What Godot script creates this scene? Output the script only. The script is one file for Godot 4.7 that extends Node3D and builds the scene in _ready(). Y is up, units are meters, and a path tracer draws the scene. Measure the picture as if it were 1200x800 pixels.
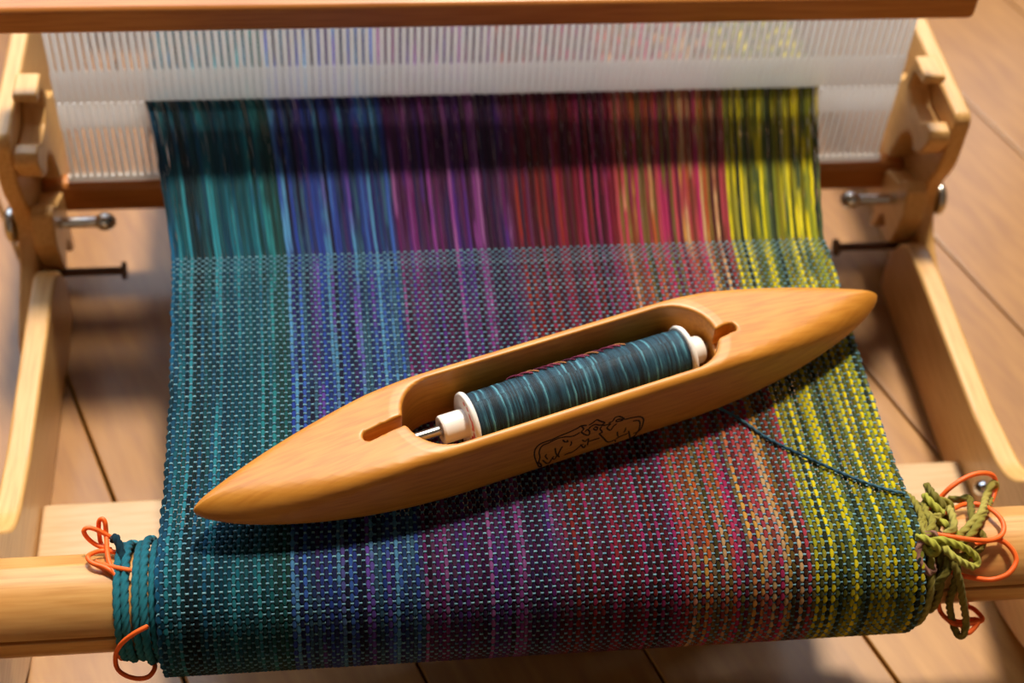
extends Node3D

# ------------------------------------------------------------------ mesh builder
class MB:
	var v := PackedVector3Array()
	var n := PackedVector3Array()
	var c := PackedColorArray()
	var idx := PackedInt32Array()
	var col := Color.WHITE

	func vert(p: Vector3, nn: Vector3) -> int:
		v.append(p)
		n.append(nn)
		c.append(col)
		return v.size() - 1

	func tri(a: int, b: int, d: int) -> void:
		# front faces run clockwise: turn the triangle to agree with its normals
		if (v[b] - v[a]).cross(v[d] - v[a]).dot(n[a] + n[b] + n[d]) > 0.0:
			idx.append(a); idx.append(d); idx.append(b)
		else:
			idx.append(a); idx.append(b); idx.append(d)

	func quad(a: int, b: int, d: int, e: int) -> void:
		tri(a, b, d)
		tri(a, d, e)

	func mesh() -> ArrayMesh:
		var arr := []
		arr.resize(Mesh.ARRAY_MAX)
		arr[Mesh.ARRAY_VERTEX] = v
		arr[Mesh.ARRAY_NORMAL] = n
		arr[Mesh.ARRAY_COLOR] = c
		arr[Mesh.ARRAY_INDEX] = idx
		var m := ArrayMesh.new()
		m.add_surface_from_arrays(Mesh.PRIMITIVE_TRIANGLES, arr)
		return m

const FLOOR_Y := -0.12
const ROLL_Y := -0.0325      # axis of the cloth roller
const ROLL_Z := 0.302
const ROLL_R := 0.0325       # outside of the rolled cloth
const BEAM_R := 0.0214       # the bare roller
const FELL := 0.125          # where weaving ends and open warp begins
var M := {}
var used := {}

func numbered(called: String) -> String:
	var k: int = used.get(called, 0)
	used[called] = k + 1
	return called if k == 0 else "%s_%03d" % [called, k]

func thing(called: String, label: String, category: String, at := Vector3.ZERO, group := "") -> Node3D:
	var o := Node3D.new()
	o.name = numbered(called)
	add_child(o)
	o.position = at
	tag(o, label, category, group)
	return o

func tag(o: Node, label: String, category: String, group := "") -> void:
	o.set_meta("label", label)
	o.set_meta("category", category)
	if group != "":
		o.set_meta("group", group)

# a mesh given in world coordinates, hung under its thing
func part(called: String, mesh: Mesh, mat: Material, parent: Node3D, label := "", stuff := false) -> MeshInstance3D:
	var o := MeshInstance3D.new()
	o.mesh = mesh
	o.material_override = mat
	o.name = called
	parent.add_child(o, true)
	if parent != self:
		var off := Vector3.ZERO
		var p: Node = parent
		while p is Node3D and p != self:
			off += (p as Node3D).position
			p = p.get_parent()
		o.position = -off
	if label != "":
		o.set_meta("label", label)
	if stuff:
		o.set_meta("kind", "stuff")
	return o

func local_part(called: String, mesh: Mesh, mat: Material, parent: Node3D, label := "") -> MeshInstance3D:
	var o := MeshInstance3D.new()
	o.mesh = mesh
	o.material_override = mat
	o.name = called
	parent.add_child(o, true)
	if label != "":
		o.set_meta("label", label)
	return o

# ------------------------------------------------------------------ shapes
func rounded(pts: Array, radii, seg := 5) -> PackedVector2Array:
	var out := PackedVector2Array()
	var k := pts.size()
	for i in k:
		var p: Vector2 = pts[i]
		var a: Vector2 = pts[(i + k - 1) % k]
		var b: Vector2 = pts[(i + 1) % k]
		var r: float = radii if radii is float else radii[i]
		var da := (a - p).normalized()
		var db := (b - p).normalized()
		var half := acos(clampf(da.dot(db), -1, 1)) / 2.0
		if r <= 0.0 or half > 1.54:
			out.append(p)
			continue
		var cut := minf(r / tan(half), minf(p.distance_to(a), p.distance_to(b)) * 0.49)
		r = cut * tan(half)
		var ctr := p + (da + db).normalized() * (r / sin(half))
		var s0 := p + da * cut - ctr
		var s1 := p + db * cut - ctr
		var turn := s0.angle_to(s1)
		for j in seg + 1:
			out.append(ctr + s0.rotated(turn * j / seg))
	return out

func ring_normals(poly: PackedVector2Array) -> PackedVector2Array:
	var k := poly.size()
	var out := PackedVector2Array()
	var area := 0.0
	for i in k:
		area += poly[i].cross(poly[(i + 1) % k])
	var sgn := 1.0 if area > 0 else -1.0
	for i in k:
		var d0 := (poly[i] - poly[(i + k - 1) % k]).normalized()
		var d1 := (poly[(i + 1) % k] - poly[i]).normalized()
		out.append(((Vector2(d0.y, -d0.x) + Vector2(d1.y, -d1.x)) * sgn).normalized())
	return out

# profile (a, b) swept along E from e0 to e1, rounded rims
func prism(mb: MB, poly: PackedVector2Array, e0: float, e1: float, bev: float, A: Vector3, B: Vector3, E: Vector3) -> void:
	var k := poly.size()
	var nn := ring_normals(poly)
	# offset amount for a mitred inset
	var mit := PackedFloat32Array()
	for i in k:
		var d1 := (poly[(i + 1) % k] - poly[i]).normalized()
		mit.append(1.0 / maxf(0.5, absf(nn[i].dot(Vector2(d1.y, -d1.x)))))
	var rings := []
	for s in [-1.0, 1.0]:
		var list := []
		for j in 4:
			var th := PI / 2 * j / 3.0
			list.append([bev * (1.0 - sin(th)), bev * (1.0 - cos(th)), cos(th) * s, sin(th)])
		if bev <= 0.0:
			list = [[0.0, 0.0, 0.0, 1.0]]
		if s > 0:
			list.reverse()
		for t in list:
			rings.append([(e0 + t[1]) if s < 0 else (e1 - t[1]), t[0], t[2], t[3]])
	var prev := -1
	for r in rings:
		var start := mb.v.size()
		for i in k:
			var q: Vector2 = poly[i] - nn[i] * (r[1] * mit[i])
			mb.vert(A * q.x + B * q.y + E * r[0], (A * nn[i].x + B * nn[i].y) * r[3] + E * r[2])
		if prev >= 0:
			for i in k:
				var j := (i + 1) % k
				mb.quad(prev + i, prev + j, start + j, start + i)
		prev = start
	var inset := PackedVector2Array()
	for i in k:
		inset.append(poly[i] - nn[i] * (bev * mit[i]))
	var tr := Geometry2D.triangulate_polygon(inset)
	if tr.is_empty():
		inset = poly
		tr = Geometry2D.triangulate_polygon(poly)
	for s in [-1.0, 1.0]:
		var start := mb.v.size()
		for i in k:
			mb.vert(A * inset[i].x + B * inset[i].y + E * (e0 if s < 0 else e1), E * s)
		for t in range(0, tr.size(), 3):
			mb.tri(start + tr[t], start + tr[t + 1], start + tr[t + 2])

func prism_x(poly: PackedVector2Array, x0: float, x1: float, bev := 0.002) -> MB:
	var mb := MB.new()       # profile given as (z, y)
	prism(mb, poly, x0, x1, bev, Vector3.BACK, Vector3.UP, Vector3.RIGHT)
	return mb

func box(mb: MB, lo: Vector3, hi: Vector3, bev := 0.001) -> void:
	var p := rounded([Vector2(lo.x, lo.y), Vector2(hi.x, lo.y), Vector2(hi.x, hi.y), Vector2(lo.x, hi.y)], bev, 3)
	prism(mb, p, lo.z, hi.z, bev, Vector3.RIGHT, Vector3.UP, Vector3.BACK)

func one_box(lo: Vector3, hi: Vector3, bev := 0.001) -> ArrayMesh:
	var mb := MB.new()
	box(mb, lo, hi, bev)
	return mb.mesh()

# profile rows (along, radius) turned round an axis through at
func lathe(mb: MB, rows: Array, at: Vector3, axis: Vector3, sides := 24) -> void:
	axis = axis.normalized()
	var u := axis.cross(Vector3.UP if absf(axis.y) < 0.9 else Vector3.RIGHT).normalized()
	var w := axis.cross(u)
	for r in rows.size() - 1:
		var a: Vector2 = rows[r]
		var b: Vector2 = rows[r + 1]
		if a.distance_to(b) < 1e-7:
			continue
		var d := (b - a).normalized()
		var start := mb.v.size()
		for q in [a, b]:
			for i in sides + 1:
				var th := TAU * i / sides
				var rad := u * cos(th) + w * sin(th)
				mb.vert(at + axis * q.x + rad * q.y, (axis * (-d.y) + rad * d.x).normalized())
		for i in sides:
			mb.quad(start + i, start + i + 1, start + sides + 2 + i, start + sides + 1 + i)

func smooth_lathe(mb: MB, rows: Array, at: Vector3, axis: Vector3, sides := 24) -> void:
	axis = axis.normalized()
	var u := axis.cross(Vector3.UP if absf(axis.y) < 0.9 else Vector3.RIGHT).normalized()
	var w := axis.cross(u)
	var first := mb.v.size()
	for r in rows.size():
		var d: Vector2 = (rows[mini(r + 1, rows.size() - 1)] - rows[maxi(r - 1, 0)]).normalized()
		for i in sides + 1:
			var th := TAU * i / sides
			var rad := u * cos(th) + w * sin(th)
			mb.vert(at + axis * rows[r].x + rad * rows[r].y, (axis * (-d.y) + rad * d.x).normalized())
	for r in rows.size() - 1:
		for i in sides:
			var a := first + r * (sides + 1) + i
			mb.quad(a, a + 1, a + sides + 2, a + sides + 1)

func spline(pts: Array, step: float, closed := false) -> PackedVector3Array:
	var out := PackedVector3Array()
	var k := pts.size()
	var last := k if closed else k - 1
	for i in last:
		var p0: Vector3 = pts[(i - 1 + k) % k] if closed or i > 0 else pts[0]
		var p1: Vector3 = pts[i]
		var p2: Vector3 = pts[(i + 1) % k]
		var p3: Vector3 = pts[(i + 2) % k] if closed or i + 2 < k else pts[k - 1]
		var parts := maxi(1, int(p1.distance_to(p2) / step))
		for j in parts:
			out.append(p1.cubic_interpolate(p2, p0, p3, float(j) / parts))
	out.append(pts[0] if closed else pts[k - 1])
	return out

# a round or plied cord along a path
func cord(mb: MB, path: PackedVector3Array, radius: float, sides := 8, lobes := 0, pitch := 0.006, cols: Array = []) -> void:
	var k := path.size()
	var t0 := (path[1] - path[0]).normalized()
	var u := t0.cross(Vector3.UP if absf(t0.y) < 0.9 else Vector3.RIGHT).normalized()
	var run := 0.0
	var first := mb.v.size()
	for i in k:
		var t := (path[mini(i + 1, k - 1)] - path[maxi(i - 1, 0)]).normalized()
		u = (u - t * u.dot(t)).normalized()
		var w := t.cross(u)
		if i > 0:
			run += path[i].distance_to(path[i - 1])
		if cols.size() > 0:
			var f := 0.5 + 0.5 * sin(run * 55.0 + radius * 9000.0)
			mb.col = (cols[0] as Color).lerp(cols[1 % cols.size()], f)
		var end := 1.0
		if i == 0 or i == k - 1:
			end = 0.35
		for s in sides:
			var th := TAU * s / sides
			var r := radius * end
			var slope := 0.0
			if lobes > 0:
				var ph := lobes * th * 0.5
				th += TAU * run / (pitch * lobes)
				r *= 0.7 + 0.3 * absf(cos(ph))
				slope = 0.0 if absf(cos(ph)) < 0.02 else 0.24 * lobes * signf(cos(ph)) * sin(ph)
			var rad := u * cos(th) + w * sin(th)
			var tan_v := w * cos(th) - u * sin(th)
			mb.vert(path[i] + rad * r, (rad + tan_v * slope).normalized())
	for i in k - 1:
		for s in sides:
			var a := first + i * sides + s
			var b := first + i * sides + (s + 1) % sides
			mb.quad(a, b, b + sides, a + sides)
	for e in [0, k - 1]:
		var base: int = first + e * sides
		for s in range(1, sides - 1):
			mb.tri(base, base + s, base + s + 1)

func pts10(rows: Array) -> Array:
	var out := []
	for r in rows:
		out.append(Vector3(r[0], r[1], r[2]) * 0.0001)
	return out

# ------------------------------------------------------------------ materials
func noise_tex(seed_n: int, freq: float, cols: Array, oct := 4, size := 512, kind := FastNoiseLite.TYPE_SIMPLEX_SMOOTH) -> NoiseTexture2D:
	var nz := FastNoiseLite.new()
	nz.seed = seed_n
	nz.noise_type = kind
	nz.frequency = freq
	nz.fractal_octaves = oct
	var g := Gradient.new()
	var offs := PackedFloat32Array()
	var cc := PackedColorArray()
	for i in cols.size():
		offs.append(float(i) / (cols.size() - 1))
		cc.append(cols[i])
	g.offsets = offs
	g.colors = cc
	var t := NoiseTexture2D.new()
	t.width = size
	t.height = size
	t.seamless = true
	t.noise = nz
	t.color_ramp = g
	return t

func rgb8(r: int, g: int, b: int) -> Color:
	return Color8(r, g, b)

func wood(seed_n: int, cols: Array, scale: Vector3, rough := 0.42, coat := 0.35) -> StandardMaterial3D:
	var m := StandardMaterial3D.new()
	m.albedo_texture = noise_tex(seed_n, 0.022, cols, 5)
	m.uv1_triplanar = true
	m.uv1_scale = scale
	m.uv1_triplanar_sharpness = 4.0
	m.roughness = rough
	m.metallic_specular = 0.45
	if coat > 0:
		m.clearcoat_enabled = true
		m.clearcoat = coat
		m.clearcoat_roughness = 0.3
	return m

func plain(col: Color, rough := 0.5, metal := 0.0) -> StandardMaterial3D:
	var m := StandardMaterial3D.new()
	m.albedo_color = col
	m.roughness = rough
	m.metallic = metal
	return m

func make_materials() -> void:
	var birch := [rgb8(200, 148, 86), rgb8(216, 168, 104), rgb8(224, 180, 118)]
	M.birch_z = wood(3, birch, Vector3(26, 26, 2.2), 0.4)
	M.birch_x = wood(4, birch, Vector3(2.2, 26, 26), 0.4)
	M.pale_x = wood(12, [rgb8(196, 162, 122), rgb8(208, 176, 138), rgb8(214, 184, 148)], Vector3(2.2, 26, 26), 0.45, 0.2)
	var beech := [rgb8(188, 132, 70), rgb8(206, 152, 88), rgb8(214, 166, 102)]
	M.beech_x = wood(5, beech, Vector3(2.0, 34, 34), 0.36)
	var bar := [rgb8(178, 106, 46), rgb8(196, 124, 58), rgb8(206, 138, 70)]
	M.bar_x = wood(6, bar, Vector3(1.6, 30, 30), 0.4)
	var amber := [rgb8(180, 110, 32), rgb8(198, 130, 44), rgb8(208, 142, 55)]
	M.shuttle = wood(7, amber, Vector3(3.4, 34, 34), 0.42, 0.3)
	M.shuttle.clearcoat_roughness = 0.4
	var fl := wood(8, [rgb8(140, 92, 40), rgb8(154, 105, 47), rgb8(166, 117, 56)], Vector3(9, 9, 1.4), 0.46, 0.5)
	fl.clearcoat_roughness = 0.2
	M.floor_a = fl
	var flb := wood(9, [rgb8(150, 100, 45), rgb8(164, 114, 52), rgb8(176, 126, 62)], Vector3(9, 9, 1.4), 0.46, 0.5)
	flb.clearcoat_roughness = 0.2
	M.floor_b = flb
	var flc := wood(10, [rgb8(130, 84, 37), rgb8(144, 97, 44), rgb8(158, 110, 52)], Vector3(9, 9, 1.4), 0.46, 0.5)
	flc.clearcoat_roughness = 0.2
	M.floor_c = flc
	M.sub = plain(rgb8(40, 26, 18), 0.9)
	M.plastic = plain(rgb8(246, 245, 244), 0.35)
	M.plastic.backlight_enabled = true
	M.plastic.backlight = Color(0.95, 0.95, 0.95)
	M.bobbin = plain(rgb8(240, 236, 232), 0.3)
	M.stain = plain(rgb8(214, 84, 70), 0.5)
	M.steel = plain(rgb8(196, 196, 196), 0.26, 1.0)
	M.chrome = plain(rgb8(220, 224, 230), 0.12, 1.0)
	M.peg = plain(rgb8(86, 52, 34), 0.5)
	M.ink = plain(rgb8(44, 22, 10), 0.8)
	M.white = plain(rgb8(178, 160, 136), 0.9)
	M.frame = plain(rgb8(240, 238, 234), 0.5)
	var y := StandardMaterial3D.new()
	y.vertex_color_use_as_albedo = true
	y.roughness = 0.78
	y.metallic_specular = 0.22
	y.rim_enabled = true
	y.rim = 0.1
	y.rim_tint = 0.6
	M.yarn = y
	var silk := y.duplicate()
	silk.roughness = 0.58
	silk.metallic_specular = 0.35
	M.silk = silk
	var orange := plain(rgb8(252, 104, 30), 0.5)
	orange.rim_enabled = true
	orange.rim = 0.25
	orange.rim_tint = 0.6
	M.orange = orange

# ------------------------------------------------------------------ ready
func _ready() -> void:
	var cam := Camera3D.new()
	cam.name = "camera"
	add_child(cam)
	var lens := CameraAttributesPhysical.new()
	lens.frustum_focal_length = 54.2
	lens.exposure_aperture = 6.3
	lens.frustum_focus_distance = 0.655
	cam.attributes = lens
	cam.keep_aspect = Camera3D.KEEP_HEIGHT
	cam.fov = rad_to_deg(2.0 * atan(400.0 / 1807.0))
	cam.near = 0.02
	cam.far = 60.0
	cam.transform = Transform3D(Basis(Vector3(0.9936, 0.053, 0.0997), Vector3(0.0381, 0.6734, -0.7383), Vector3(-0.1063, 0.7374, 0.6671)).orthonormalized(), Vector3(-0.0847, 0.546, 0.6821))
	cam.current = true

	var we := WorldEnvironment.new()
	we.name = "world_environment"
	var env := Environment.new()
	env.background_mode = Environment.BG_SKY
	var sky := Sky.new()
	var sm := ProceduralSkyMaterial.new()
	sm.sky_top_color = rgb8(206, 218, 232)
	sm.sky_horizon_color = rgb8(240, 238, 232)
	sm.ground_horizon_color = rgb8(190, 180, 164)
	sm.ground_bottom_color = rgb8(120, 106, 88)
	sm.sky_energy_multiplier = 1.8
	sm.ground_energy_multiplier = 1.0
	sky.sky_material = sm
	env.sky = sky
	env.tonemap_mode = Environment.TONE_MAPPER_LINEAR
	env.tonemap_exposure = 1.0
	env.sdfgi_enabled = true
	env.ssao_enabled = true
	env.ssil_enabled = true
	we.environment = env
	add_child(we)

	var sun := DirectionalLight3D.new()
	sun.name = "sun"
	sun.light_color = rgb8(255, 240, 214)
	sun.light_energy = 1.48
	sun.light_angular_distance = 7.0
	sun.shadow_enabled = true
	add_child(sun)
	var el := deg_to_rad(65.0)
	var az := deg_to_rad(15.0)
	var to_sun := Vector3(sin(az) * cos(el), sin(el), -cos(az) * cos(el))
	sun.look_at_from_position(to_sun * 4.0, Vector3.ZERO)

	make_materials()
	build_room()
	build_loom()
	build_heddle()
	build_cloth()
	build_shuttle()
	build_bobbin()
	build_tail()
	build_ties()

# ------------------------------------------------------------------ the room
func structure(called: String, mesh: Mesh, mat: Material) -> MeshInstance3D:
	var o := part(called, mesh, mat, self)
	o.set_meta("kind", "structure")
	return o

func build_room() -> void:
	var x0 := -1.6
	var x1 := 1.6
	var z0 := -0.7
	var z1 := 1.7
	var top := 3.0
	# floor: a sub-floor slab with planks laid on it, running askew to the loom
	var fl := structure("floor", one_box(Vector3(x0, FLOOR_Y - 0.06, z0), Vector3(x1, FLOOR_Y - 0.014, z1), 0.0), M.sub)
	var dir := Vector2(sin(deg_to_rad(20.4)), cos(deg_to_rad(20.4)))
	var side := Vector2(dir.y, -dir.x)
	var wide := 0.106
	var room := PackedVector2Array([Vector2(x0, z0), Vector2(x1, z0), Vector2(x1, z1), Vector2(x0, z1)])
	var rng := RandomNumberGenerator.new()
	rng.seed = 11
	var first := 0.1752 * cos(deg_to_rad(20.4))
	for row in range(-22, 22):
		var s := first + row * wide
		var t := -2.6 + rng.randf() * 0.9
		if row >= -5 and row <= 4:
			t = -2.6 + [0.02, 0.25, 0.12, 0.3, 0.05, 0.2, 0.15][(row + 5) % 7]
		while t < 2.6:
			var long := 1.05
			var gap := 0.0007
			var q := PackedVector2Array([
				side * (s + gap) + dir * (t + gap), side * (s + wide - gap) + dir * (t + gap),
				side * (s + wide - gap) + dir * (t + long - gap), side * (s + gap) + dir * (t + long - gap)])
			t += long
			for cut in Geometry2D.intersect_polygons(q, room):
				var mid := Vector2.ZERO
				for p in cut:
					mid += p / cut.size()
				var rel := PackedVector2Array()
				for p in cut:
					var d: Vector2 = p - mid
					rel.append(Vector2(d.dot(side), d.dot(dir)))
				var mb := MB.new()
				prism(mb, rel, -0.014, 0.0, 0.0012, Vector3.RIGHT, Vector3.BACK, Vector3.UP)
				var o := MeshInstance3D.new()
				o.name = "plank"
				o.mesh = mb.mesh()
				o.material_override = [M.floor_a, M.floor_b, M.floor_c][rng.randi() % 3]
				fl.add_child(o, true)
				o.position = Vector3(mid.x, FLOOR_Y, mid.y)
				o.rotation.y = deg_to_rad(20.4)
	var base := FLOOR_Y - 0.06
	var wx0 := -1.3
	var wx1 := 0.85
	var wy0 := 0.25
	var wy1 := 2.85
	var bw := MB.new()
	box(bw, Vector3(x0, base, z0 - 0.12), Vector3(wx0, top, z0), 0.0)
	box(bw, Vector3(wx1, base, z0 - 0.12), Vector3(x1, top, z0), 0.0)
	box(bw, Vector3(wx0, base, z0 - 0.12), Vector3(wx1, wy0, z0), 0.0)
	box(bw, Vector3(wx0, wy1, z0 - 0.12), Vector3(wx1, top, z0), 0.0)
	structure("wall_back", bw.mesh(), M.white)
	structure("wall_left", one_box(Vector3(x0 - 0.12, base, z0 - 0.12), Vector3(x0, top, z1 + 0.12), 0.0), M.white)
	structure("wall_right", one_box(Vector3(x1, base, z0 - 0.12), Vector3(x1 + 0.12, top, z1 + 0.12), 0.0), M.white)
	structure("wall_front", one_box(Vector3(x0, base, z1), Vector3(x1, top, z1 + 0.12), 0.0), M.white)
	structure("ceiling", one_box(Vector3(x0 - 0.12, top, z0 - 0.12), Vector3(x1 + 0.12, top + 0.12, z1 + 0.12), 0.0), M.white)
	var wf := MB.new()
	var f := 0.05
	box(wf, Vector3(wx0, wy0, z0 - 0.1), Vector3(wx0 + f, wy1, z0 - 0.04), 0.004)
	box(wf, Vector3(wx1 - f, wy0, z0 - 0.1), Vector3(wx1, wy1, z0 - 0.04), 0.004)
	box(wf, Vector3(wx0 + f, wy0, z0 - 0.1), Vector3(wx1 - f, wy0 + f, z0 - 0.04), 0.004)
	box(wf, Vector3(wx0 + f, wy1 - f, z0 - 0.1), Vector3(wx1 - f, wy1, z0 - 0.04), 0.004)
	structure("window_1", wf.mesh(), M.frame)

# ------------------------------------------------------------------ the loom
func pv(rows: Array) -> Array:
	var out := []
	for r in rows:
		out.append(Vector2(r[0], r[1]) * 0.001)
	return out

func build_loom() -> void:
	var loom := thing("table_loom", "pale varnished wooden rigid heddle loom standing on the plank floor", "loom", Vector3(0, FLOOR_Y, 0.02))
	# front arms: (z, y) in millimetres
	var arm := rounded(pv([[46, -120], [44, -92], [58, -68], [90, -65.5], [192, -66.5], [240, -60], [266, -26], [274, 14], [318, 20], [334, 0], [335, -55], [318, -104], [278, -120]]),
		[0.006, 0.02, 0.022, 0.03, 0.06, 0.04, 0.05, 0.014, 0.014, 0.02, 0.05, 0.03, 0.03], 6)
	var upright := rounded(pv([[-300, -120], [-300, 6], [-250, 12], [46, 13], [46, -24], [34, -52], [44, -74], [88, -96], [96, -120]]),
		[0.01, 0.02, 0.03, 0.007, 0.04, 0.05, 0.04, 0.02, 0.006], 6)
	var block := rounded(pv([[-24, -10], [-5, 0], [0, 21.5], [20.5, 21.5], [20, 16], [6, 14], [4, 2], [14, -4], [30, -3], [38, 3.4], [45.5, 3.2], [49, -2], [42, -16], [34, -22], [28, -17], [20, -17], [13, -26], [4, -52], [-24, -52]]),
		[0.003, 0.006, 0.003, 0.003, 0.002, 0.003, 0.004, 0.005, 0.004, 0.002, 0.003, 0.005, 0.006, 0.004, 0.004, 0.004, 0.004, 0.003, 0.003], 5)
	var low := rounded(pv([[7, -58], [28, -51], [35, -42], [43, -44], [47, -62], [43, -82], [38, -92], [29, -86], [20, -82], [13, -100], [7, -104]]), 0.003, 4)
	for s in [-1.0, 1.0]:
		part("hinge_block", prism_x(low, 0.2424 if s > 0 else -0.255, 0.255 if s > 0 else -0.2424, 0.0014).mesh(), M.birch_z, loom)
		var a := prism_x(arm, 0.242 if s > 0 else -0.2548, 0.2548 if s > 0 else -0.242, 0.0025)
		part("arm", a.mesh(), M.birch_z, loom)
		var u := prism_x(upright, 0.2552 if s > 0 else -0.2655, 0.2655 if s > 0 else -0.2552, 0.0025)
		part("side_panel", u.mesh(), M.birch_z, loom)
		var b := prism_x(block, 0.2422 if s > 0 else -0.2552, 0.2552 if s > 0 else -0.2422, 0.0016)
		part("heddle_block", b.mesh(), M.birch_z, loom, "notched block that holds the heddle end")
		# hinge bolt with domed nut inside and a washer and knob outside
		var bolt := MB.new()
		var reach := 0.2165 if s < 0 else 0.214
		lathe(bolt, [Vector2(0, 0.0), Vector2(0, 0.0031), Vector2(0.268 - reach, 0.0031), Vector2(0.268 - reach, 0.0)], Vector3(s * reach, -0.0612, 0.03), Vector3(s, 0, 0), 20)
		var bm := part("bolt", bolt.mesh(), M.chrome, loom, "chrome hinge bolt")
		var nut := MB.new()
		smooth_lathe(nut, [Vector2(-0.0052, 0.0), Vector2(-0.0046, 0.0024), Vector2(-0.002, 0.0046), Vector2(0.001, 0.0053), Vector2(0.004, 0.0046), Vector2(0.006, 0.003)], Vector3(s * reach, -0.0612, 0.03), Vector3(s, 0, 0), 24)
		part("nut", nut.mesh(), M.chrome, bm)
		var knob := MB.new()
		smooth_lathe(knob, [Vector2(0.2657, 0.0), Vector2(0.2658, 0.0095), Vector2(0.267, 0.0105), Vector2(0.2695, 0.0105), Vector2(0.2715, 0.008), Vector2(0.2722, 0.0)], Vector3(0, -0.0612, 0.03), Vector3(s, 0, 0), 24)
		part("knob", knob.mesh(), M.steel, loom)
		# small brown peg below it
		var peg := MB.new()
		lathe(peg, [Vector2(0, 0), Vector2(0, 0.0052), Vector2(0.0022, 0.0052), Vector2(0.0022, 0.0024), Vector2(0.047, 0.0024)], Vector3(s * 0.209, -0.0905, 0.04), Vector3(s, 0, 0), 18)
		part("peg", peg.mesh(), M.peg, loom, "small dark brown peg")
		# dome headed bolt that fixes the cross board
		if s < 0:
			continue
		var dome := MB.new()
		smooth_lathe(dome, [Vector2(-0.0046, 0.0), Vector2(-0.004, 0.002), Vector2(-0.0022, 0.0038), Vector2(0.0, 0.0046), Vector2(0.0012, 0.0046), Vector2(0.0013, 0.0)], Vector3(s * 0.2415, -0.0856, 0.2266), Vector3(s, 0, 0), 22)
		part("domed_nut", dome.mesh(), M.chrome, loom)
	part("crossbar", one_box(Vector3(-0.2418, -0.119, 0.196), Vector3(0.2418, -0.1005, 0.258), 0.0025), M.pale_x, loom)
	var back := rounded([Vector2(-0.009, -0.079), Vector2(0.004, -0.079), Vector2(0.004, -0.0568), Vector2(-0.009, -0.0568)], 0.005, 5)
	part("back_bar", prism_x(back, -0.2549, 0.2549, 0.002).mesh(), M.bar_x, loom)
	# cloth roller: round, with a groove in front and a planed flat behind
	var ring := PackedVector2Array()
	var round_pts := []
	for i in 90:
		var deg := 4.0 * i
		if absf(deg - 12.0) < 3.0:
			continue
		var r := BEAM_R
		if deg > 108.0 and deg < 152.0:
			r = BEAM_R * cos(deg_to_rad(22)) / cos(deg_to_rad(deg - 130.0))
		round_pts.append(Vector2(deg, r))
		if i == 2:
			for g in [[9.0, 0.0], [9.5, 0.0003], [9.7, 0.001], [9.8, 0.008], [14.2, 0.008], [14.3, 0.001], [14.5, 0.0003], [15.0, 0.0]]:
				round_pts.append(Vector2(g[0], BEAM_R - g[1]))
	for q in round_pts:
		var a := deg_to_rad(q.x)
		ring.append(Vector2(ROLL_Z + cos(a) * q.y, ROLL_Y + sin(a) * q.y))
	part("cloth_roller", prism_x(ring, -0.2418, 0.2418, 0.0005).mesh(), M.beech_x, loom, "round beech roller with a long groove")
	var wr := MB.new()
	lathe(wr, [Vector2(-0.2551, 0.0), Vector2(-0.2551, 0.02), Vector2(0.2551, 0.02), Vector2(0.2551, 0.0)], Vector3(0, -0.024, -0.27), Vector3.RIGHT, 40)
	part("warp_roller", wr.mesh(), M.beech_x, loom)

# ------------------------------------------------------------------ the heddle
func build_heddle() -> void:
	var h := thing("rigid_heddle", "white plastic reed of many thin slats under a dark honey wooden bar", "heddle", Vector3(0, -0.0566, 0))
	var lo := MB.new()
	var up := rounded([Vector2(-0.0013, 0.071), Vector2(-0.0013, 0.0225), Vector2(-0.0018, 0.0205), Vector2(-0.0018, 0.0007), Vector2(0.0018, 0.0007), Vector2(0.0018, 0.0205), Vector2(0.0013, 0.0225), Vector2(0.0013, 0.071)], 0.0)
	prism(lo, up, -0.0009, 0.0009, 0.0002, Vector3.RIGHT, Vector3.UP, Vector3.BACK)
	var dn := rounded([Vector2(-0.0013, -0.054), Vector2(0.0013, -0.054), Vector2(0.0013, -0.0195), Vector2(0.0018, -0.0175), Vector2(0.0018, -0.0007), Vector2(-0.0018, -0.0007), Vector2(-0.0018, -0.0175), Vector2(-0.0013, -0.0195)], 0.0)
	prism(lo, dn, -0.0009, 0.0009, 0.0002, Vector3.RIGHT, Vector3.UP, Vector3.BACK)
	for s in [-1.0, 1.0]:
		box(lo, Vector3(minf(s * 0.0011, s * 0.0018), -0.0012, -0.0007), Vector3(maxf(s * 0.0011, s * 0.0018), 0.0012, 0.0007), 0.0)
	var slat_mesh := lo.mesh()
	for i in 119:
		var o := local_part("slat", slat_mesh, M.plastic, h)
		o.position = Vector3((i - 59) * 0.004, 0.0566, 0)
	part("bottom_strip", one_box(Vector3(-0.2395, -0.0566, -0.0016), Vector3(0.2395, -0.0525, 0.0016), 0.0007), M.plastic, h, "thin white strip along the foot")
	part("wooden_bar", one_box(Vector3(-0.2545, 0.0672, -0.006), Vector3(0.2545, 0.083, 0.0308), 0.0034), M.bar_x, h, "dark honey wooden bar on top")

# ------------------------------------------------------------------ the cloth
const ENDS := 189
func cloth_width(z: float) -> float:
	if z < 0.0:
		return 0.378
	if z < FELL:
		return lerpf(0.378, 0.331, pow(z / FELL, 0.85))
	return lerpf(0.331, 0.3255, smoothstep(FELL, 0.22, z)) + 0.003 * smoothstep(0.26, 0.31, z)

# arc length L along the cloth, measured from the heddle: [y, z, normal y, normal z, width]
func row_frame(L: float) -> Array:
	if L <= ROLL_Z:
		return [0.0, L, 1.0, 0.0, cloth_width(L)]
	var th := (L - ROLL_Z) / ROLL_R
	return [ROLL_Y + ROLL_R * cos(th), ROLL_Z + ROLL_R * sin(th), cos(th), sin(th), cloth_width(ROLL_Z + 0.01)]

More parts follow.
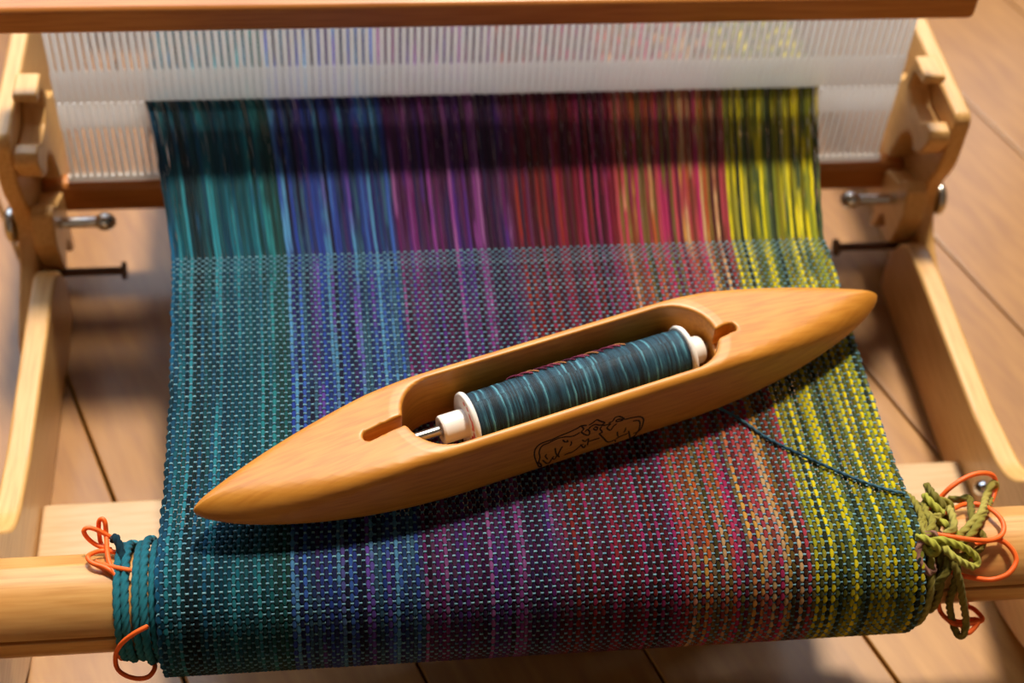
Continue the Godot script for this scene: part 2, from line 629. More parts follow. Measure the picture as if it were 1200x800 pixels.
const BANDS := [0.165, 0.337, 0.512, 0.676, 0.852, 1.01]
var PAL := []
var along_noise := FastNoiseLite.new()

func thread_color(i: int, f: float, L: float, r1: float, r2: float, band: int, tone: float) -> Color:
	var p: Array = PAL[band]
	var a: Color = p[int(r1 * p.size()) % p.size()]
	var b: Color = p[int(r2 * p.size()) % p.size()]
	var k := smoothstep(-0.25, 0.25, along_noise.get_noise_2d(i * 37.0, L * 900.0))
	var c := a.lerp(b, k)
	var dim: float = [0.8, 0.84, 0.76, 0.74, 0.86, 0.96][band] * tone
	c = Color(c.r * dim, c.g * dim, c.b * dim)
	if band == 0 and f > 0.1:
		c = c.lerp(rgb8(30, 90, 76), (f - 0.1) * 6.0)
	return c

func build_cloth() -> void:
	PAL = [
		[rgb8(14, 66, 92), rgb8(20, 104, 128), rgb8(12, 46, 60), rgb8(44, 142, 162), rgb8(16, 80, 98), rgb8(24, 92, 132)],
		[rgb8(38, 60, 146), rgb8(54, 92, 176), rgb8(34, 42, 90), rgb8(92, 62, 156), rgb8(76, 136, 184), rgb8(36, 38, 100)],
		[rgb8(112, 28, 104), rgb8(72, 20, 72), rgb8(136, 56, 140), rgb8(96, 20, 90), rgb8(82, 36, 128), rgb8(150, 84, 150)],
		[rgb8(134, 20, 56), rgb8(84, 14, 36), rgb8(164, 34, 96), rgb8(122, 14, 38), rgb8(150, 38, 34), rgb8(104, 34, 84)],
		[rgb8(176, 62, 74), rgb8(204, 148, 66), rgb8(184, 44, 96), rgb8(126, 54, 42), rgb8(212, 166, 116), rgb8(190, 86, 40), rgb8(120, 100, 44)],
		[rgb8(204, 186, 14), rgb8(130, 134, 34), rgb8(74, 86, 36), rgb8(214, 198, 36), rgb8(150, 144, 44), rgb8(62, 76, 48), rgb8(176, 166, 20)],
	]
	along_noise.seed = 5
	along_noise.frequency = 0.012
	var cloth := thing("woven_cloth", "striped handwoven cloth from teal to yellow, stretched on the loom and rolled in front", "cloth", Vector3(0, ROLL_Y - ROLL_R, ROLL_Z))
	# picks (weft rows)
	var picks := PackedFloat32Array()
	var L := FELL
	while L < ROLL_Z + ROLL_R * 3.75:
		picks.append(L)
		L += 0.0018 if L < FELL + 0.009 else 0.00255
	var rng := RandomNumberGenerator.new()
	rng.seed = 21
	var labels := ["teal stripe", "blue and violet stripe", "purple stripe", "crimson stripe", "coral, gold and pink stripe", "yellow and olive green stripe"]
	var amp := 0.00042
	var jig := FastNoiseLite.new()
	jig.seed = 9
	jig.frequency = 0.02
	# warp rows: positions along the cloth with the share of over/under
	var rows := []
	var z := -0.27
	while z < FELL - 0.004:
		rows.append([z, 0.0, -1])
		z += 0.006
	for k in picks.size():
		var nxt: float = picks[k + 1] - picks[k] if k + 1 < picks.size() else 0.0025
		rows.append([picks[k] - nxt * 0.26, 0.92, k])
		rows.append([picks[k] + nxt * 0.2, 0.92, k])
		rows.append([picks[k] + nxt * 0.5, 0.0, k])
	var frames := []
	for r in rows:
		frames.append(row_frame(r[0]))
	var sides := 6
	var cs := []
	for s in sides:
		cs.append(Vector2(cos(TAU * s / sides), sin(TAU * s / sides)))
	var mb: MB = null
	var now := -1
	var hold: Array[MB] = []
	for i in ENDS:
		var f := float(i) / (ENDS - 1)
		var band := 0
		while f > BANDS[band]:
			band += 1
		if band != now:
			now = band
			mb = MB.new()
			hold.append(mb)
		var r1 := rng.randf()
		var r2 := rng.randf()
		var lift := rng.randf_range(-0.0003, 0.0003) + (0.0004 if i % 2 == 0 else -0.0004)
		var tone := rng.randf_range(0.5, 0.62) if rng.randf() < 0.42 else rng.randf_range(0.84, 1.04)
		var fat := rng.randf_range(0.92, 1.1)
		var edge := 1.0 if i < 3 or i > ENDS - 4 else 0.0
		var first := mb.v.size()
		for q in rows.size():
			var fr: Array = frames[q]
			var up := 1.0 if (i + rows[q][2]) % 2 == 0 else -1.0
			var open: bool = rows[q][2] < 0
			var off: float = lift * clampf((FELL - fr[1]) * 30.0, 0, 1) if open else amp * rows[q][1] * up
			var rx: float = (0.00098 if open else 0.00082 + 0.00024 * up * rows[q][1] + edge * 0.00015) * fat
			var ry: float = 0.0006 if open else (0.00062 + 0.0001 * up * rows[q][1])
			var x: float = -0.0028 * smoothstep(0.0, FELL, rows[q][0]) + (f - 0.5) * (fr[4] as float)
			x += jig.get_noise_2d(i * 14.0, rows[q][0] * 3000.0) * (0.0003 + edge * 0.0006)
			mb.col = thread_color(i, f, rows[q][0], r1, r2, band, tone).srgb_to_linear()
			var ny: float = fr[2]
			var nz: float = fr[3]
			for s in sides:
				var e: Vector2 = cs[s]
				var o: float = off + ry * e.y
				var nv := Vector3(e.x / rx, e.y * ny / ry, e.y * nz / ry).normalized()
				mb.vert(Vector3(x + rx * e.x, fr[0] + ny * o, fr[1] + nz * o), nv)
		for q in rows.size() - 1:
			for s in sides:
				var a := first + q * sides + s
				var b := first + q * sides + (s + 1) % sides
				mb.idx.append(a); mb.idx.append(b + sides); mb.idx.append(b)
				mb.idx.append(a); mb.idx.append(a + sides); mb.idx.append(b + sides)
	for k in hold.size():
		part("warp_stripe", hold[k].mesh(), M.yarn, cloth, labels[k], true)
	# weft: one yarn running back and forth
	var w := MB.new()
	var wr := 0.00046
	var wamp := 0.00024
	var wc := [rgb8(88, 136, 158), rgb8(66, 112, 140), rgb8(116, 164, 180)]
	var ws := 5
	var wcs := []
	for s in ws:
		wcs.append(Vector2(cos(TAU * s / ws), sin(TAU * s / ws)))
	var ring := 0
	for k in picks.size():
		var fr := row_frame(picks[k])
		var fr2 := row_frame(picks[k] + 0.0012)
		var back := k % 2 == 1
		var steps := ENDS * 2 + 2
		for j in steps:
			var g := steps - 1 - j if back else j
			var pos := (g - 1) * 0.5
			var turn := g == 0 or g == steps - 1
			var i := int(floorf(pos))
			var off := 0.0
			if absf(pos - roundf(pos)) < 0.1 and not turn:
				off = -wamp * (1.0 if (i + k) % 2 == 0 else -1.0)
			var f := pos / (ENDS - 1)
			var x: float = -0.0028 * smoothstep(0.0, FELL, picks[k]) + (f - 0.5) * (fr[4] as float)
			x += jig.get_noise_2d(clampi(i, 0, ENDS - 1) * 14.0, picks[k] * 3000.0) * (0.0003 + (0.0006 if i < 3 or i > ENDS - 4 else 0.0))
			if turn:
				off = -0.0005
				x -= 0.0001 * (1.0 if g > 0 else -1.0)
			var base: Array = fr2 if turn and j == steps - 1 else fr
			var ny: float = base[2]
			var nz: float = base[3]
			var t := clampf(0.5 + 0.9 * along_noise.get_noise_2d(k * 61.0, x * 700.0), 0, 1)
			var c: Color = (wc[0] as Color).lerp(wc[1] if t < 0.5 else wc[2], absf(t - 0.5) * 2.0)
			w.col = c.srgb_to_linear()
			for s in ws:
				var e: Vector2 = wcs[s]
				var o := off + wr * e.y
				var al := wr * 1.15 * e.x
				w.vert(Vector3(x, base[0] + ny * o - nz * al, base[1] + nz * o + ny * al), Vector3(0, ny * e.y - nz * e.x, nz * e.y + ny * e.x))
			if ring > 0:
				var r0 := (ring - 1) * ws
				for s in ws:
					var s2 := (s + 1) % ws
					if not back:
						w.idx.append(r0 + s); w.idx.append(r0 + s2); w.idx.append(r0 + ws + s2)
						w.idx.append(r0 + s); w.idx.append(r0 + ws + s2); w.idx.append(r0 + ws + s)
					else:
						w.idx.append(r0 + s); w.idx.append(r0 + ws + s2); w.idx.append(r0 + s2)
						w.idx.append(r0 + s); w.idx.append(r0 + ws + s); w.idx.append(r0 + ws + s2)
			ring += 1
	part("weft_yarn", w.mesh(), M.silk, cloth, "thin slate blue weft yarn", true)
	# earlier turns of cloth inside the roll, their edges stepping outwards
	var core := MB.new()
	var lane := func(x: float) -> Color:
		var f := clampf((x + 0.167) / 0.3285, 0, 1)
		var b := 0
		while f > BANDS[b]:
			b += 1
		return (PAL[b][2] as Color).srgb_to_linear()
	var rows_c := []
	var radii := [0.0216, 0.0248, 0.0248, 0.0278, 0.0278, 0.0310, 0.0310]
	var xs := [-0.1702, -0.1702, -0.1688, -0.1688, -0.1668, -0.1668, -0.164]
	for k in radii.size():
		rows_c.append(Vector2(xs[k], radii[k]))
	var xx := -0.16
	while xx < 0.157:
		rows_c.append(Vector2(xx, 0.0310))
		xx += 0.004
	var xr := [0.158, 0.1612, 0.1612, 0.1636, 0.1636, 0.1652, 0.1652]
	for k in radii.size():
		rows_c.append(Vector2(xr[k], radii[radii.size() - 1 - k]))
	for k in rows_c.size() - 1:
		core.col = lane.call((rows_c[k].x + rows_c[k + 1].x) * 0.5)
		lathe(core, [rows_c[k], rows_c[k + 1]], Vector3(0, ROLL_Y, ROLL_Z), Vector3.RIGHT, 48)
	part("inner_roll", core.mesh(), M.yarn, cloth, "earlier turns of cloth inside the roll")

# ------------------------------------------------------------------ the shuttle
const SH_AT := Vector3(0.0105, 0.0009, 0.238)
const SH_TURN := 18.6

func smax(a: float, b: float, k: float) -> float:
	var h := maxf(k - absf(a - b), 0.0) / k
	return maxf(a, b) + h * h * k * 0.25

func half_width(a: float) -> float:
	var t := clampf((a - 0.05) / 0.126, 0.0, 1.0)
	return 0.0245 * pow(1.0 - pow(t, 2.1), 0.72)

func cap2(px: float, pz: float, ax: float, az: float, bx: float, bz: float) -> float:
	var dx := bx - ax
	var dz := bz - az
	var t := clampf(((px - ax) * dx + (pz - az) * dz) / (dx * dx + dz * dz), 0, 1)
	return Vector2(px - ax - dx * t, pz - az - dz * t).length()

func build_shuttle() -> void:
	var sh := thing("boat_shuttle", "polished amber wooden boat shuttle lying aslant across the striped cloth", "shuttle", SH_AT)
	sh.rotation.y = deg_to_rad(SH_TURN)
	var h := 0.00095
	var nx := 376
	var ny := 40
	var nz := 58
	var lo := Vector3(-0.1783, -0.0016, -0.0275)
	var F := PackedFloat32Array()
	F.resize(nx * ny * nz)
	for i in nx:
		var s := lo.x + i * h
		var a := absf(s)
		var hw := half_width(a)
		var tt := clampf((a - 0.086) / 0.088, 0, 1)
		var tb := clampf((a - 0.055) / 0.119, 0, 1)
		var yb := 0.0145 * tb * tb
		var tip := a - 0.1745
		var cx := maxf(a - 0.0565, 0.0)
		for k in nz:
			var z := lo.z + k * h
			var fw := (absf(z) - hw) * 0.93
			var crown := 0.0028 * tt * minf(1.5, pow(absf(z) / maxf(hw, 0.004), 2.0))
			var cav := Vector2(cx, z).length() - 0.0193
			var slot := minf(cap2(s, z, -0.0925, 0.0006, -0.07, -0.0014), cap2(s, z, 0.0835, 0.0035, 0.068, 0.0062)) - 0.0026
			var yt := 0.0332 - 0.0108 * pow(clampf((cav - 0.0056) / 0.092, 0, 1), 0.95)
			var side := smax(fw, tip, 0.008)
			for j in ny:
				var y := lo.y + j * h
				var f := smax(smax(side, y - yt + crown, 0.005 + 0.009 * tt), yb - y, 0.005)
				f = smax(f, -cav, 0.0018)
				if slot < 0.003:
					f = smax(f, -maxf(slot, 0.0225 - y), 0.001)
				F[(i * ny + j) * nz + k] = f
	var mb := surface_nets(F, nx, ny, nz, lo, h)
	local_part("body", mb.mesh(), M.shuttle, sh)
	# steel spindle between the two ends of the hollow
	var shaft := MB.new()
	lathe(shaft, [Vector2(-0.086, 0.0), Vector2(-0.086, 0.0024), Vector2(0.0795, 0.0024), Vector2(0.0795, 0.0)], Vector3(0, 0.0175, -0.001), Vector3.RIGHT, 20)
	local_part("spindle", shaft.mesh(), M.steel, sh, "thin steel spindle")
	# line drawing of two sheep burnt into the front face
	var ink := MB.new()
	var lines := [
		[165, 560, 150, 520, 140, 470, 150, 420, 185, 380, 235, 355, 300, 330, 360, 300, 430, 270, 500, 235, 540, 210, 590, 205],
		[190, 560, 175, 530, 185, 490, 180, 450, 190, 415, 215, 385, 260, 365, 290, 345],
		[165, 530, 170, 570, 195, 572, 185, 540],
		[270, 360, 340, 325, 400, 310, 470, 300, 530, 265],
		[205, 515, 240, 545, 260, 540, 280, 510, 300, 480, 290, 500, 310, 505, 330, 470, 350, 490],
		[245, 460, 230, 480, 250, 510],
		[315, 405, 320, 450, 335, 480, 345, 450, 360, 420, 380, 390],
		[385, 470, 430, 450, 460, 440, 500, 410, 540, 375, 560, 370],
		[440, 390, 455, 360, 450, 345], [380, 335, 400, 352, 425, 350, 415, 335],
		[540, 210, 560, 240, 540, 260, 560, 280, 600, 290, 610, 260, 590, 240, 570, 262],
		[600, 205, 640, 180, 670, 155, 700, 165, 740, 180, 700, 200, 660, 195, 620, 215, 600, 240],
		[640, 230, 665, 245, 680, 225, 660, 215, 640, 232],
		[545, 330, 570, 345, 600, 320, 590, 380], [530, 370, 560, 400, 575, 370],
		[600, 345, 640, 330, 700, 310],
		[690, 270, 730, 310, 770, 345, 830, 325, 835, 345],
		[700, 200, 740, 200, 790, 185, 760, 220, 790, 240, 820, 200, 850, 180],
		[690, 270, 720, 260, 700, 230, 720, 205],
		[770, 180, 810, 160, 830, 130, 870, 120, 910, 140, 850, 145, 840, 165, 900, 150],
		[910, 145, 980, 125, 1050, 115, 1080, 135, 1075, 180, 1060, 220, 1030, 250, 1000, 290, 970, 310, 960, 280, 950, 240],
		[985, 155, 1040, 150, 1050, 190, 1035, 240, 990, 265],
		[835, 320, 870, 295, 930, 270, 950, 260],
		[850, 250, 855, 290, 865, 295], [905, 260, 920, 235, 925, 210],
	]
	for l in lines:
		var pp := []
		for q in range(0, l.size(), 2):
			var s: float = 6.073e-5 * l[q] + 8.85e-6 * l[q + 1] - 0.03734
			var y: float = -3.038e-5 * l[q] - 8.534e-5 * l[q + 1] + 0.05942
			pp.append(Vector3(s, y - 0.0009, half_width(absf(s)) - 0.0001))
		cord(ink, spline(pp, 0.0007), 0.00045, 5)
	local_part("sheep_drawing", ink.mesh(), M.ink, sh, "dark line drawing of two sheep")

func surface_nets(F: PackedFloat32Array, nx: int, ny: int, nz: int, lo: Vector3, h: float) -> MB:
	var mb := MB.new()
	var at := PackedInt32Array()
	at.resize(nx * ny * nz)
	at.fill(-1)
	var sx := ny * nz
	var o := [0, 1, nz, nz + 1, sx, sx + 1, sx + nz, sx + nz + 1]
	var pos := [Vector3(0, 0, 0), Vector3(0, 0, 1), Vector3(0, 1, 0), Vector3(0, 1, 1), Vector3(1, 0, 0), Vector3(1, 0, 1), Vector3(1, 1, 0), Vector3(1, 1, 1)]
	var edges := [[0, 1], [2, 3], [4, 5], [6, 7], [0, 2], [1, 3], [4, 6], [5, 7], [0, 4], [1, 5], [2, 6], [3, 7]]
	for i in nx - 1:
		for j in ny - 1:
			var b0 := i * sx + j * nz
			for k in nz - 1:
				var b := b0 + k
				var f0 := F[b]
				if absf(f0) > 0.004:
					continue
				var neg := 0
				for q in 8:
					if F[b + o[q]] < 0.0:
						neg += 1
				if neg == 0 or neg == 8:
					continue
				var sum := Vector3.ZERO
				var cnt := 0
				for e in edges:
					var fa := F[b + o[e[0]]]
					var fb := F[b + o[e[1]]]
					if (fa < 0.0) != (fb < 0.0):
						sum += (pos[e[0]] as Vector3).lerp(pos[e[1]], fa / (fa - fb))
						cnt += 1
				var p := sum / cnt
				var g := Vector3.ZERO
				for q in 4:
					g.x += F[b + o[q + 4]] - F[b + o[q]]
				for q in [0, 1, 4, 5]:
					g.y += F[b + o[q + 2]] - F[b + o[q]]
				for q in [0, 2, 4, 6]:
					g.z += F[b + o[q + 1]] - F[b + o[q]]
				at[b] = mb.vert(lo + (Vector3(i, j, k) + p) * h, g.normalized())
	for i in range(1, nx - 1):
		for j in range(1, ny - 1):
			for k in range(1, nz - 1):
				var b := i * sx + j * nz + k
				if at[b] < 0:
					continue
				var s0 := F[b] < 0.0
				if s0 != (F[b + sx] < 0.0) and at[b - nz] >= 0 and at[b - 1] >= 0 and at[b - nz - 1] >= 0:
					mb.quad(at[b], at[b - nz], at[b - nz - 1], at[b - 1])
				if s0 != (F[b + nz] < 0.0) and at[b - sx] >= 0 and at[b - 1] >= 0 and at[b - sx - 1] >= 0:
					mb.quad(at[b], at[b - sx], at[b - sx - 1], at[b - 1])
				if s0 != (F[b + 1] < 0.0) and at[b - sx] >= 0 and at[b - nz] >= 0 and at[b - sx - nz] >= 0:
					mb.quad(at[b], at[b - sx], at[b - sx - nz], at[b - nz])
	return mb

# ------------------------------------------------------------------ the bobbin
func build_bobbin() -> void:
	var bo := thing("bobbin", "white plastic bobbin wound with dark teal yarn inside the shuttle", "bobbin", SH_AT)
	bo.rotation.y = deg_to_rad(SH_TURN)
	var ax := Vector3(0, 0.0175, -0.001)
	var tube := MB.new()
	lathe(tube, [Vector2(-0.046, 0.0026), Vector2(-0.046, 0.0062), Vector2(0.063, 0.0062), Vector2(0.063, 0.0026)], ax, Vector3.RIGHT, 28)
	local_part("core", tube.mesh(), M.bobbin, bo)
	var hub := MB.new()
	lathe(hub, [Vector2(-0.05, 0.0034), Vector2(-0.0578, 0.0034), Vector2(-0.0586, 0.0042), Vector2(-0.0588, 0.0052), Vector2(-0.0586, 0.006), Vector2(-0.0578, 0.0065), Vector2(-0.0468, 0.0065)], ax, Vector3.RIGHT, 32)
	local_part("hub", hub.mesh(), M.bobbin, bo)
	var hub2 := MB.new()
	smooth_lathe(hub2, [Vector2(0.0640, 0.0068), Vector2(0.0712, 0.0066), Vector2(0.0724, 0.006), Vector2(0.0729, 0.0048), Vector2(0.0729, 0.0026)], ax, Vector3.RIGHT, 28)
	local_part("hub", hub2.mesh(), M.bobbin, bo)
	var fl := MB.new()
	smooth_lathe(fl, [Vector2(-0.047, 0.003), Vector2(-0.047, 0.0126), Vector2(-0.0466, 0.0134), Vector2(-0.0456, 0.0138), Vector2(-0.0446, 0.0134), Vector2(-0.0442, 0.0126), Vector2(-0.0442, 0.003)], ax, Vector3.RIGHT, 40)
	var fm := local_part("flange", fl.mesh(), M.bobbin, bo, "white end disc with red specks")
	var specks := MB.new()
	var rng := RandomNumberGenerator.new()
	rng.seed = 4
	for q in [[60, 10.5, 1.0, 0.5], [40, 11, 1.3, 0.6], [15, 10.6, 0.8, 0.5], [-8, 9.3, 1.1, 0.7], [-22, 11.2, 1.2, 0.6], [-40, 9.8, 0.9, 0.6], [80, 11.3, 0.7, 0.4], [-30, 8.0, 0.5, 0.3], [100, 10.8, 0.6, 0.4], [28, 9.2, 0.5, 0.3]]:
		var an := deg_to_rad(q[0])
		var ctr := ax + Vector3(-0.0470, sin(an) * q[1] * 0.001, cos(an) * q[1] * 0.001)
		var ry: Vector3 = Vector3(0, cos(an), -sin(an)) * (q[2] * 0.0022)
		var rz: Vector3 = Vector3(0, sin(an), cos(an)) * (q[3] * 0.0022)
		var c0 := specks.vert(ctr - Vector3(0.00012, 0, 0), Vector3.LEFT)
		for e in 12:
			var t := TAU * e / 12
			var r := rng.randf_range(0.8, 1.15)
			specks.vert(ctr + (ry * cos(t) + rz * sin(t)) * r, Vector3.LEFT)
		for e in 12:
			specks.tri(c0, c0 + 1 + e, c0 + 1 + (e + 1) % 12)
	part_sub("red_speck", specks.mesh(), M.stain, fm)
	var fr := MB.new()
	smooth_lathe(fr, [Vector2(0.0616, 0.003), Vector2(0.0616, 0.0126), Vector2(0.062, 0.0135), Vector2(0.063, 0.0139), Vector2(0.064, 0.0135), Vector2(0.0644, 0.0126), Vector2(0.0644, 0.003)], ax, Vector3.RIGHT, 40)
	local_part("flange", fr.mesh(), M.bobbin, bo)
	# the wound yarn: coil beside coil
	var wy := MB.new()
	var nzs := FastNoiseLite.new()
	nzs.seed = 31
	nzs.frequency = 0.05
	var dark := rgb8(22, 40, 52).srgb_to_linear()
	var mid := rgb8(36, 70, 88).srgb_to_linear()
	var light := rgb8(84, 144, 162).srgb_to_linear()
	var coils := 130
	var sides := 44
	var sub := 5
	var total := coils * sub
	for q in total + 1:
		var x := lerpf(-0.0440, 0.0615, float(q) / total)
		var fcoil := float(q) / sub
		for s in sides + 1:
			var th := TAU * s / sides
			var ph := fcoil + 0.9 * sin(th + 0.6) + 1.2 * nzs.get_noise_2d(q * 0.12, s * 1.0)
			var bump := absf(sin(PI * ph))
			var body := 0.01175 + 0.0006 * sin(PI * (x + 0.044) / 0.11) + 0.00035 * nzs.get_noise_2d(q * 0.6, 100.0)
			var r := body + 0.00038 * sqrt(bump)
			var t := nzs.get_noise_2d(floorf(ph) * 17.0, 40.0) + 0.35 * nzs.get_noise_2d(floorf(ph) * 9.0, s * 2.2)
			wy.col = dark.lerp(mid, smoothstep(-0.35, 0.15, t)).lerp(light, smoothstep(0.2, 0.6, t))
			var slope := cos(PI * ph) * signf(sin(PI * ph)) * 0.55
			wy.vert(ax + Vector3(x, cos(th) * r, sin(th) * r), Vector3(-slope, cos(th), sin(th)).normalized())
	for q in total:
		for s in sides:
			var a := q * (sides + 1) + s
			wy.quad(a, a + 1, a + sides + 2, a + sides + 1)
	for q in [0, total]:
		var c0: int = wy.vert(ax + Vector3(-0.044 if q == 0 else 0.0615, 0, 0), Vector3.LEFT if q == 0 else Vector3.RIGHT)
		for s in sides:
			wy.tri(c0, q * (sides + 1) + s, q * (sides + 1) + s + 1)
	local_part("wound_yarn", wy.mesh(), M.silk, bo, "dark teal yarn wound in close coils")
	# a few strands of the earlier colour that show at the far upper side
	var under := MB.new()
	for q in 15:
		var x0 := -0.022 + q * 0.0037 + rng.randf_range(-0.001, 0.001)
		var pp := []
		for e in 7:
			var th := lerpf(-1.15, -0.55, e / 6.0)
			var r := 0.0129 + 0.0005 * sin(PI * e / 6.0)
			pp.append(ax + Vector3(x0 + 0.006 * e / 6.0, cos(th) * r, sin(th) * r))
		var cc: Color = [rgb8(120, 48, 78), rgb8(150, 70, 92), rgb8(176, 120, 78), rgb8(96, 44, 70)][q % 4]
		cord(under, spline(pp, 0.0008), 0.00045, 6, 0, 0.006, [cc.srgb_to_linear(), cc.srgb_to_linear()])
	local_part("under_yarn", under.mesh(), M.yarn, bo, "plum and tan strands of an earlier layer")

func part_sub(called: String, mesh: Mesh, mat: Material, parent: Node3D) -> MeshInstance3D:
	return local_part(called, mesh, mat, parent)

# ------------------------------------------------------------------ loose yarns
func build_tail() -> void:
	var mb := MB.new()
	var c := [rgb8(38, 68, 88).srgb_to_linear(), rgb8(70, 108, 126).srgb_to_linear()]
	var raw := [Vector3(0.070, 0.0022, 0.226), Vector3(0.0914, 0.0019, 0.2408), Vector3(0.1052, 0.0019, 0.2558), Vector3(0.1222, 0.0022, 0.2691), Vector3(0.1391, 0.0022, 0.2808), Vector3(0.152, 0.002, 0.2875), Vector3(0.1605, 0.0019, 0.2905)]
	cord(mb, spline(raw, 0.0006), 0.00082, 8, 2, 0.004, c)
	var o := part("weft_tail", mb.mesh(), M.yarn, self)
	tag(o, "thin slate blue yarn running from under the shuttle to the right edge of the cloth", "yarn")

func around(x: float, r: float, a0: float, a1: float, dx: float) -> Array:
	var out := []
	var k := int(absf(a1 - a0) / 0.35) + 2
	for i in k:
		var a := lerpf(a0, a1, float(i) / (k - 1))
		out.append(Vector3(x + dx * i / (k - 1), ROLL_Y + sin(a) * r, ROLL_Z + cos(a) * r))
	return out

func build_ties() -> void:
	# teal yarn wound round the roller, left of the cloth
	var teal := thing("teal_yarn_wraps", "thick plied teal yarn wound round the bare roller left of the cloth", "yarn", Vector3(-0.176, ROLL_Y - 0.026, ROLL_Z))
	var tc := [rgb8(24, 78, 94).srgb_to_linear(), rgb8(42, 118, 136).srgb_to_linear()]
	for q in [[-0.1850, 0.0238, 0.0012], [-0.1818, 0.0246, 0.0014], [-0.1768, 0.0242, -0.0008], [-0.1738, 0.0262, 0.0012], [-0.1702, 0.0244, 0.0006]]:
		var m := MB.new()
		cord(m, spline(around(q[0], q[1], 2.6, 2.6 - TAU * 1.02, q[2]), 0.0006), 0.00195, 12, 3, 0.0044, tc)
		part("strand", m.mesh(), M.yarn, teal)
	var tail_mb := MB.new()
	cord(tail_mb, spline([Vector3(-0.1885, -0.013, 0.283), Vector3(-0.1862, -0.0072, 0.2865), Vector3(-0.1835, -0.0085, 0.294), Vector3(-0.1815, -0.010, 0.303)], 0.0006), 0.0019, 12, 3, 0.0044, [rgb8(14, 44, 56).srgb_to_linear(), rgb8(20, 62, 76).srgb_to_linear()])
	part("loose_end", tail_mb.mesh(), M.yarn, teal)

	# olive yarn ends knotted at the right of the cloth
	var ol := thing("olive_yarn_knot", "tangle of plied olive green yarn ends knotted on the roller right of the cloth", "yarn", Vector3(0.17, -0.05, ROLL_Z))
	var g0 := [rgb8(136, 126, 54).srgb_to_linear(), rgb8(164, 152, 78).srgb_to_linear()]
	var g1 := [rgb8(112, 104, 46).srgb_to_linear(), rgb8(140, 126, 60).srgb_to_linear()]
	var g2 := [rgb8(160, 158, 62).srgb_to_linear(), rgb8(186, 180, 90).srgb_to_linear()]
	var pk := [rgb8(150, 108, 96).srgb_to_linear(), rgb8(128, 96, 72).srgb_to_linear()]
	var loops := [
		[g1, [[1742, -57, 3129], [1760, -73, 3184], [1781, -117, 3233], [1786, -220, 3255], [1801, -342, 3254], [1845, -472, 3265], [1855, -487, 3334], [1872, -464, 3349], [1880, -415, 3316], [1829, -263, 3294], [1790, -147, 3265], [1759, -77, 3220], [1749, -65, 3150]]],
		[g2, [[1620, -64, 3090], [1649, -30, 3135], [1700, -13, 3138], [1761, -27, 3151], [1838, -70, 3159], [1890, -118, 3181], [1870, -132, 3210], [1802, -85, 3215], [1749, -50, 3199], [1718, -37, 3154], [1699, -71, 3116]]],
		[g0, [[1823, -85, 3127], [1879, -55, 3086], [1950, -56, 3003], [2075, -158, 2832], [2109, -126, 2777], [2074, -93, 2794], [2035, -113, 2850], [1959, -53, 2972], [1899, -60, 3024], [1836, -70, 3073], [1785, -74, 3093]]],
		[g1, [[1866, -143, 2828], [1911, -132, 2845], [1954, -121, 2846], [1950, -114, 2885], [1916, -74, 2981], [1921, -91, 3037], [1946, -98, 3080], [1916, -118, 3130], [1859, -122, 3156], [1794, -111, 3173]]],
		[pk, [[1658, -33, 3108], [1680, -27, 3122], [1685, -8, 3114], [1653, 1, 3112], [1609, -27, 3154], [1601, -48, 3178], [1609, -75, 3218], [1645, -109, 3239], [1675, -118, 3223], [1684, -128, 3180]]],
		[g0, [[1647, -28, 3064], [1682, -31, 3000], [1697, -12, 3023], [1683, 2, 3075], [1648, 1, 3111], [1641, -21, 3056], [1696, -62, 2963], [1741, -51, 2993], [1811, -71, 2929], [1805, -27, 2994], [1787, -21, 3078], [1750, -54, 3079]]],
		[g2, [[1601, -16, 3116], [1628, 5, 3139], [1662, 4, 3173], [1681, -22, 3188], [1660, -42, 3186], [1624, -35, 3150], [1603, -25, 3116]]],
		[g1, [[1762, -115, 3207], [1727, -146, 3223], [1706, -197, 3246], [1693, -206, 3258], [1710, -158, 3252], [1738, -115, 3232], [1743, -88, 3172]]],
	]
	for l in loops:
		var m := MB.new()
		cord(m, spline(pts10(l[1]), 0.0006), 0.00185, 12, 3, 0.0044, l[0])
		part("loop", m.mesh(), M.yarn, ol, "dusty pink and brown strand" if l[0] == pk else "")
	for q in [[0.1655, 0.0262, 0.0012, g1], [0.1690, 0.0248, -0.001, g0], [0.1728, 0.0238, 0.0016, g1], [0.1668, 0.0292, -0.0012, g0]]:
		var m := MB.new()
		cord(m, spline(around(q[0], q[1], 2.4, 2.4 - TAU * 1.02, q[2]), 0.0006), 0.00185, 12, 3, 0.0044, q[3])
		part("strand", m.mesh(), M.yarn, ol)
	# the crossed middle of the tangle: short turns over and under each other
	var rng := RandomNumberGenerator.new()
	rng.seed = 17
	for q in 7:
		var m := MB.new()
		var ctr := Vector3(0.1735 + rng.randf_range(-0.006, 0.009), -0.008 + rng.randf_range(-0.002, 0.002), 0.303 + rng.randf_range(-0.016, 0.012))
		var ax := Vector3(rng.randf_range(-1, 1), rng.randf_range(0.1, 0.8), rng.randf_range(-1, 1)).normalized()
		var u := ax.cross(Vector3.UP).normalized()
		var w := ax.cross(u)
		var pp := []
		for e in 9:
			var a := e * 0.72
			pp.append(ctr + u * cos(a) * rng.randf_range(0.005, 0.009) + w * sin(a) * rng.randf_range(0.003, 0.0055) + ax * (e - 4) * 0.0006)
		cord(m, spline(pp, 0.0006), 0.0018, 12, 3, 0.0044, [g0, g1, g2][q % 3])
		part("loop", m.mesh(), M.yarn, ol)

	# orange tie cords
	var ol_l := thing("orange_tie_cord", "bright orange tie cord looped over the teal yarn at the left end of the roller", "cord", Vector3(-0.185, -0.046, 0.3))
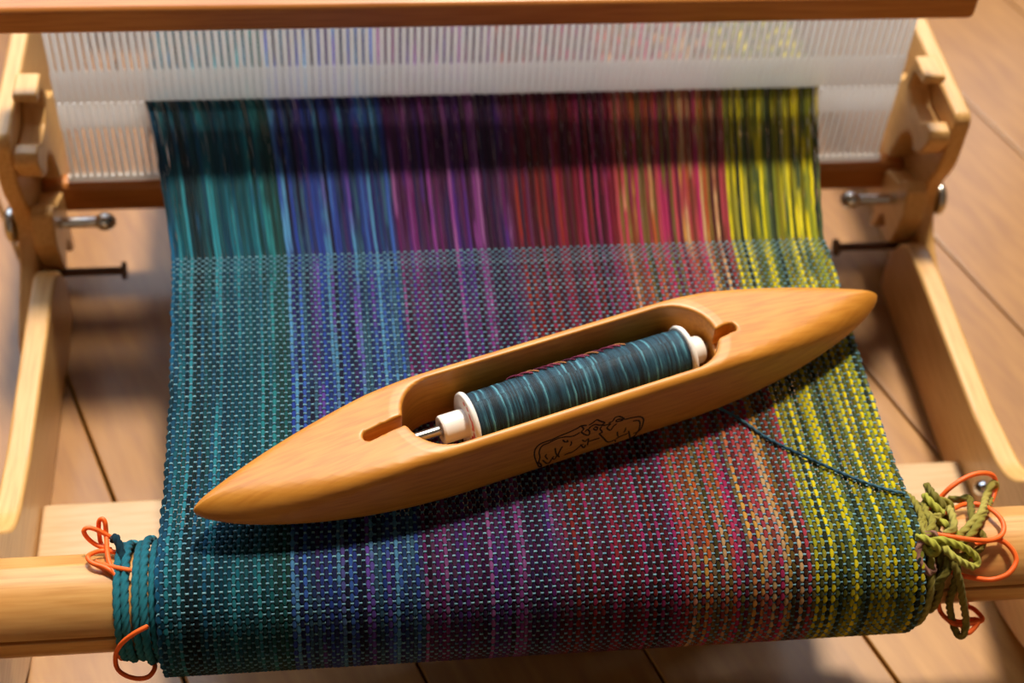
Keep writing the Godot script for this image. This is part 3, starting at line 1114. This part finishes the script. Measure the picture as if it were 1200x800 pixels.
	for l in [
		[[-1844, -91, 3060], [-1874, -82, 3008], [-1895, -90, 2939], [-1914, -122, 2822], [-1916, -75, 2778], [-1929, -64, 2764], [-1944, -80, 2769], [-1947, -125, 2794], [-1938, -166, 2831], [-1882, -131, 2894]],
		[[-1867, -157, 2818], [-1883, -136, 2823], [-1940, -97, 2805], [-1983, -78, 2798], [-2005, -85, 2807], [-1994, -121, 2820], [-1956, -158, 2836], [-1892, -156, 2864]],
		[[-1867, -128, 2898], [-1931, -139, 2879], [-1968, -112, 2910], [-1977, -85, 2948], [-1954, -80, 2981], [-1900, -82, 3005], [-1852, -89, 3042], [-1839, -98, 3073]],
		[[-1785, -56, 3045], [-1851, -73, 3016], [-1917, -94, 2978], [-1947, -99, 2957]],
		[[-1713, -141, 3268], [-1775, -172, 3282], [-1832, -239, 3283], [-1875, -362, 3257], [-1883, -451, 3268], [-1851, -467, 3298], [-1795, -468, 3320], [-1745, -456, 3320], [-1721, -449, 3284], [-1733, -452, 3249], [-1766, -465, 3212]],
		[[-1808, -453, 3210], [-1835, -449, 3224], [-1864, -442, 3232], [-1868, -374, 3249]],
	]:
		var m := MB.new()
		cord(m, spline(pts10(l), 0.0007), 0.00105, 8)
		part("loop", m.mesh(), M.orange, ol_l)
	var ol_r := thing("orange_tie_cord", "bright orange tie cord in wide loops through the olive knot at the right", "cord", Vector3(0.19, -0.05, 0.305))
	for l in [
		[[1702, -176, 2841], [1690, -67, 2948], [1791, -104, 2869], [1855, -51, 2832], [1942, -23, 2796], [2026, -31, 2776], [2087, -74, 2770], [2105, -139, 2792], [2056, -154, 2869], [1975, -112, 2957]],
		[[1727, -74, 2983], [1834, -73, 2939], [1921, -124, 2880], [1990, -124, 2883], [2020, -71, 2959], [2043, -67, 3027], [2023, -71, 3086], [1960, -62, 3121], [1869, -45, 3127], [1779, -33, 3115], [1692, -29, 3095]],
		[[1890, -89, 3118], [2004, -93, 3101], [2056, -108, 3137], [2073, -134, 3189], [2029, -163, 3236], [1965, -191, 3243], [1894, -191, 3234], [1818, -173, 3224], [1753, -160, 3202]],
		[[1762, -358, 3228], [1800, -465, 3214], [1815, -467, 3256], [1861, -468, 3297], [1956, -457, 3295], [1981, -457, 3277], [1965, -470, 3222], [1948, -492, 3187], [1908, -403, 3209]],
		[[1829, -477, 3274], [1881, -478, 3296], [1907, -486, 3332], [1959, -456, 3293], [1935, -474, 3270], [1883, -494, 3267], [1835, -498, 3235]],
	]:
		var m := MB.new()
		cord(m, spline(pts10(l), 0.0007), 0.00115, 8)
		part("loop", m.mesh(), M.orange, ol_r)
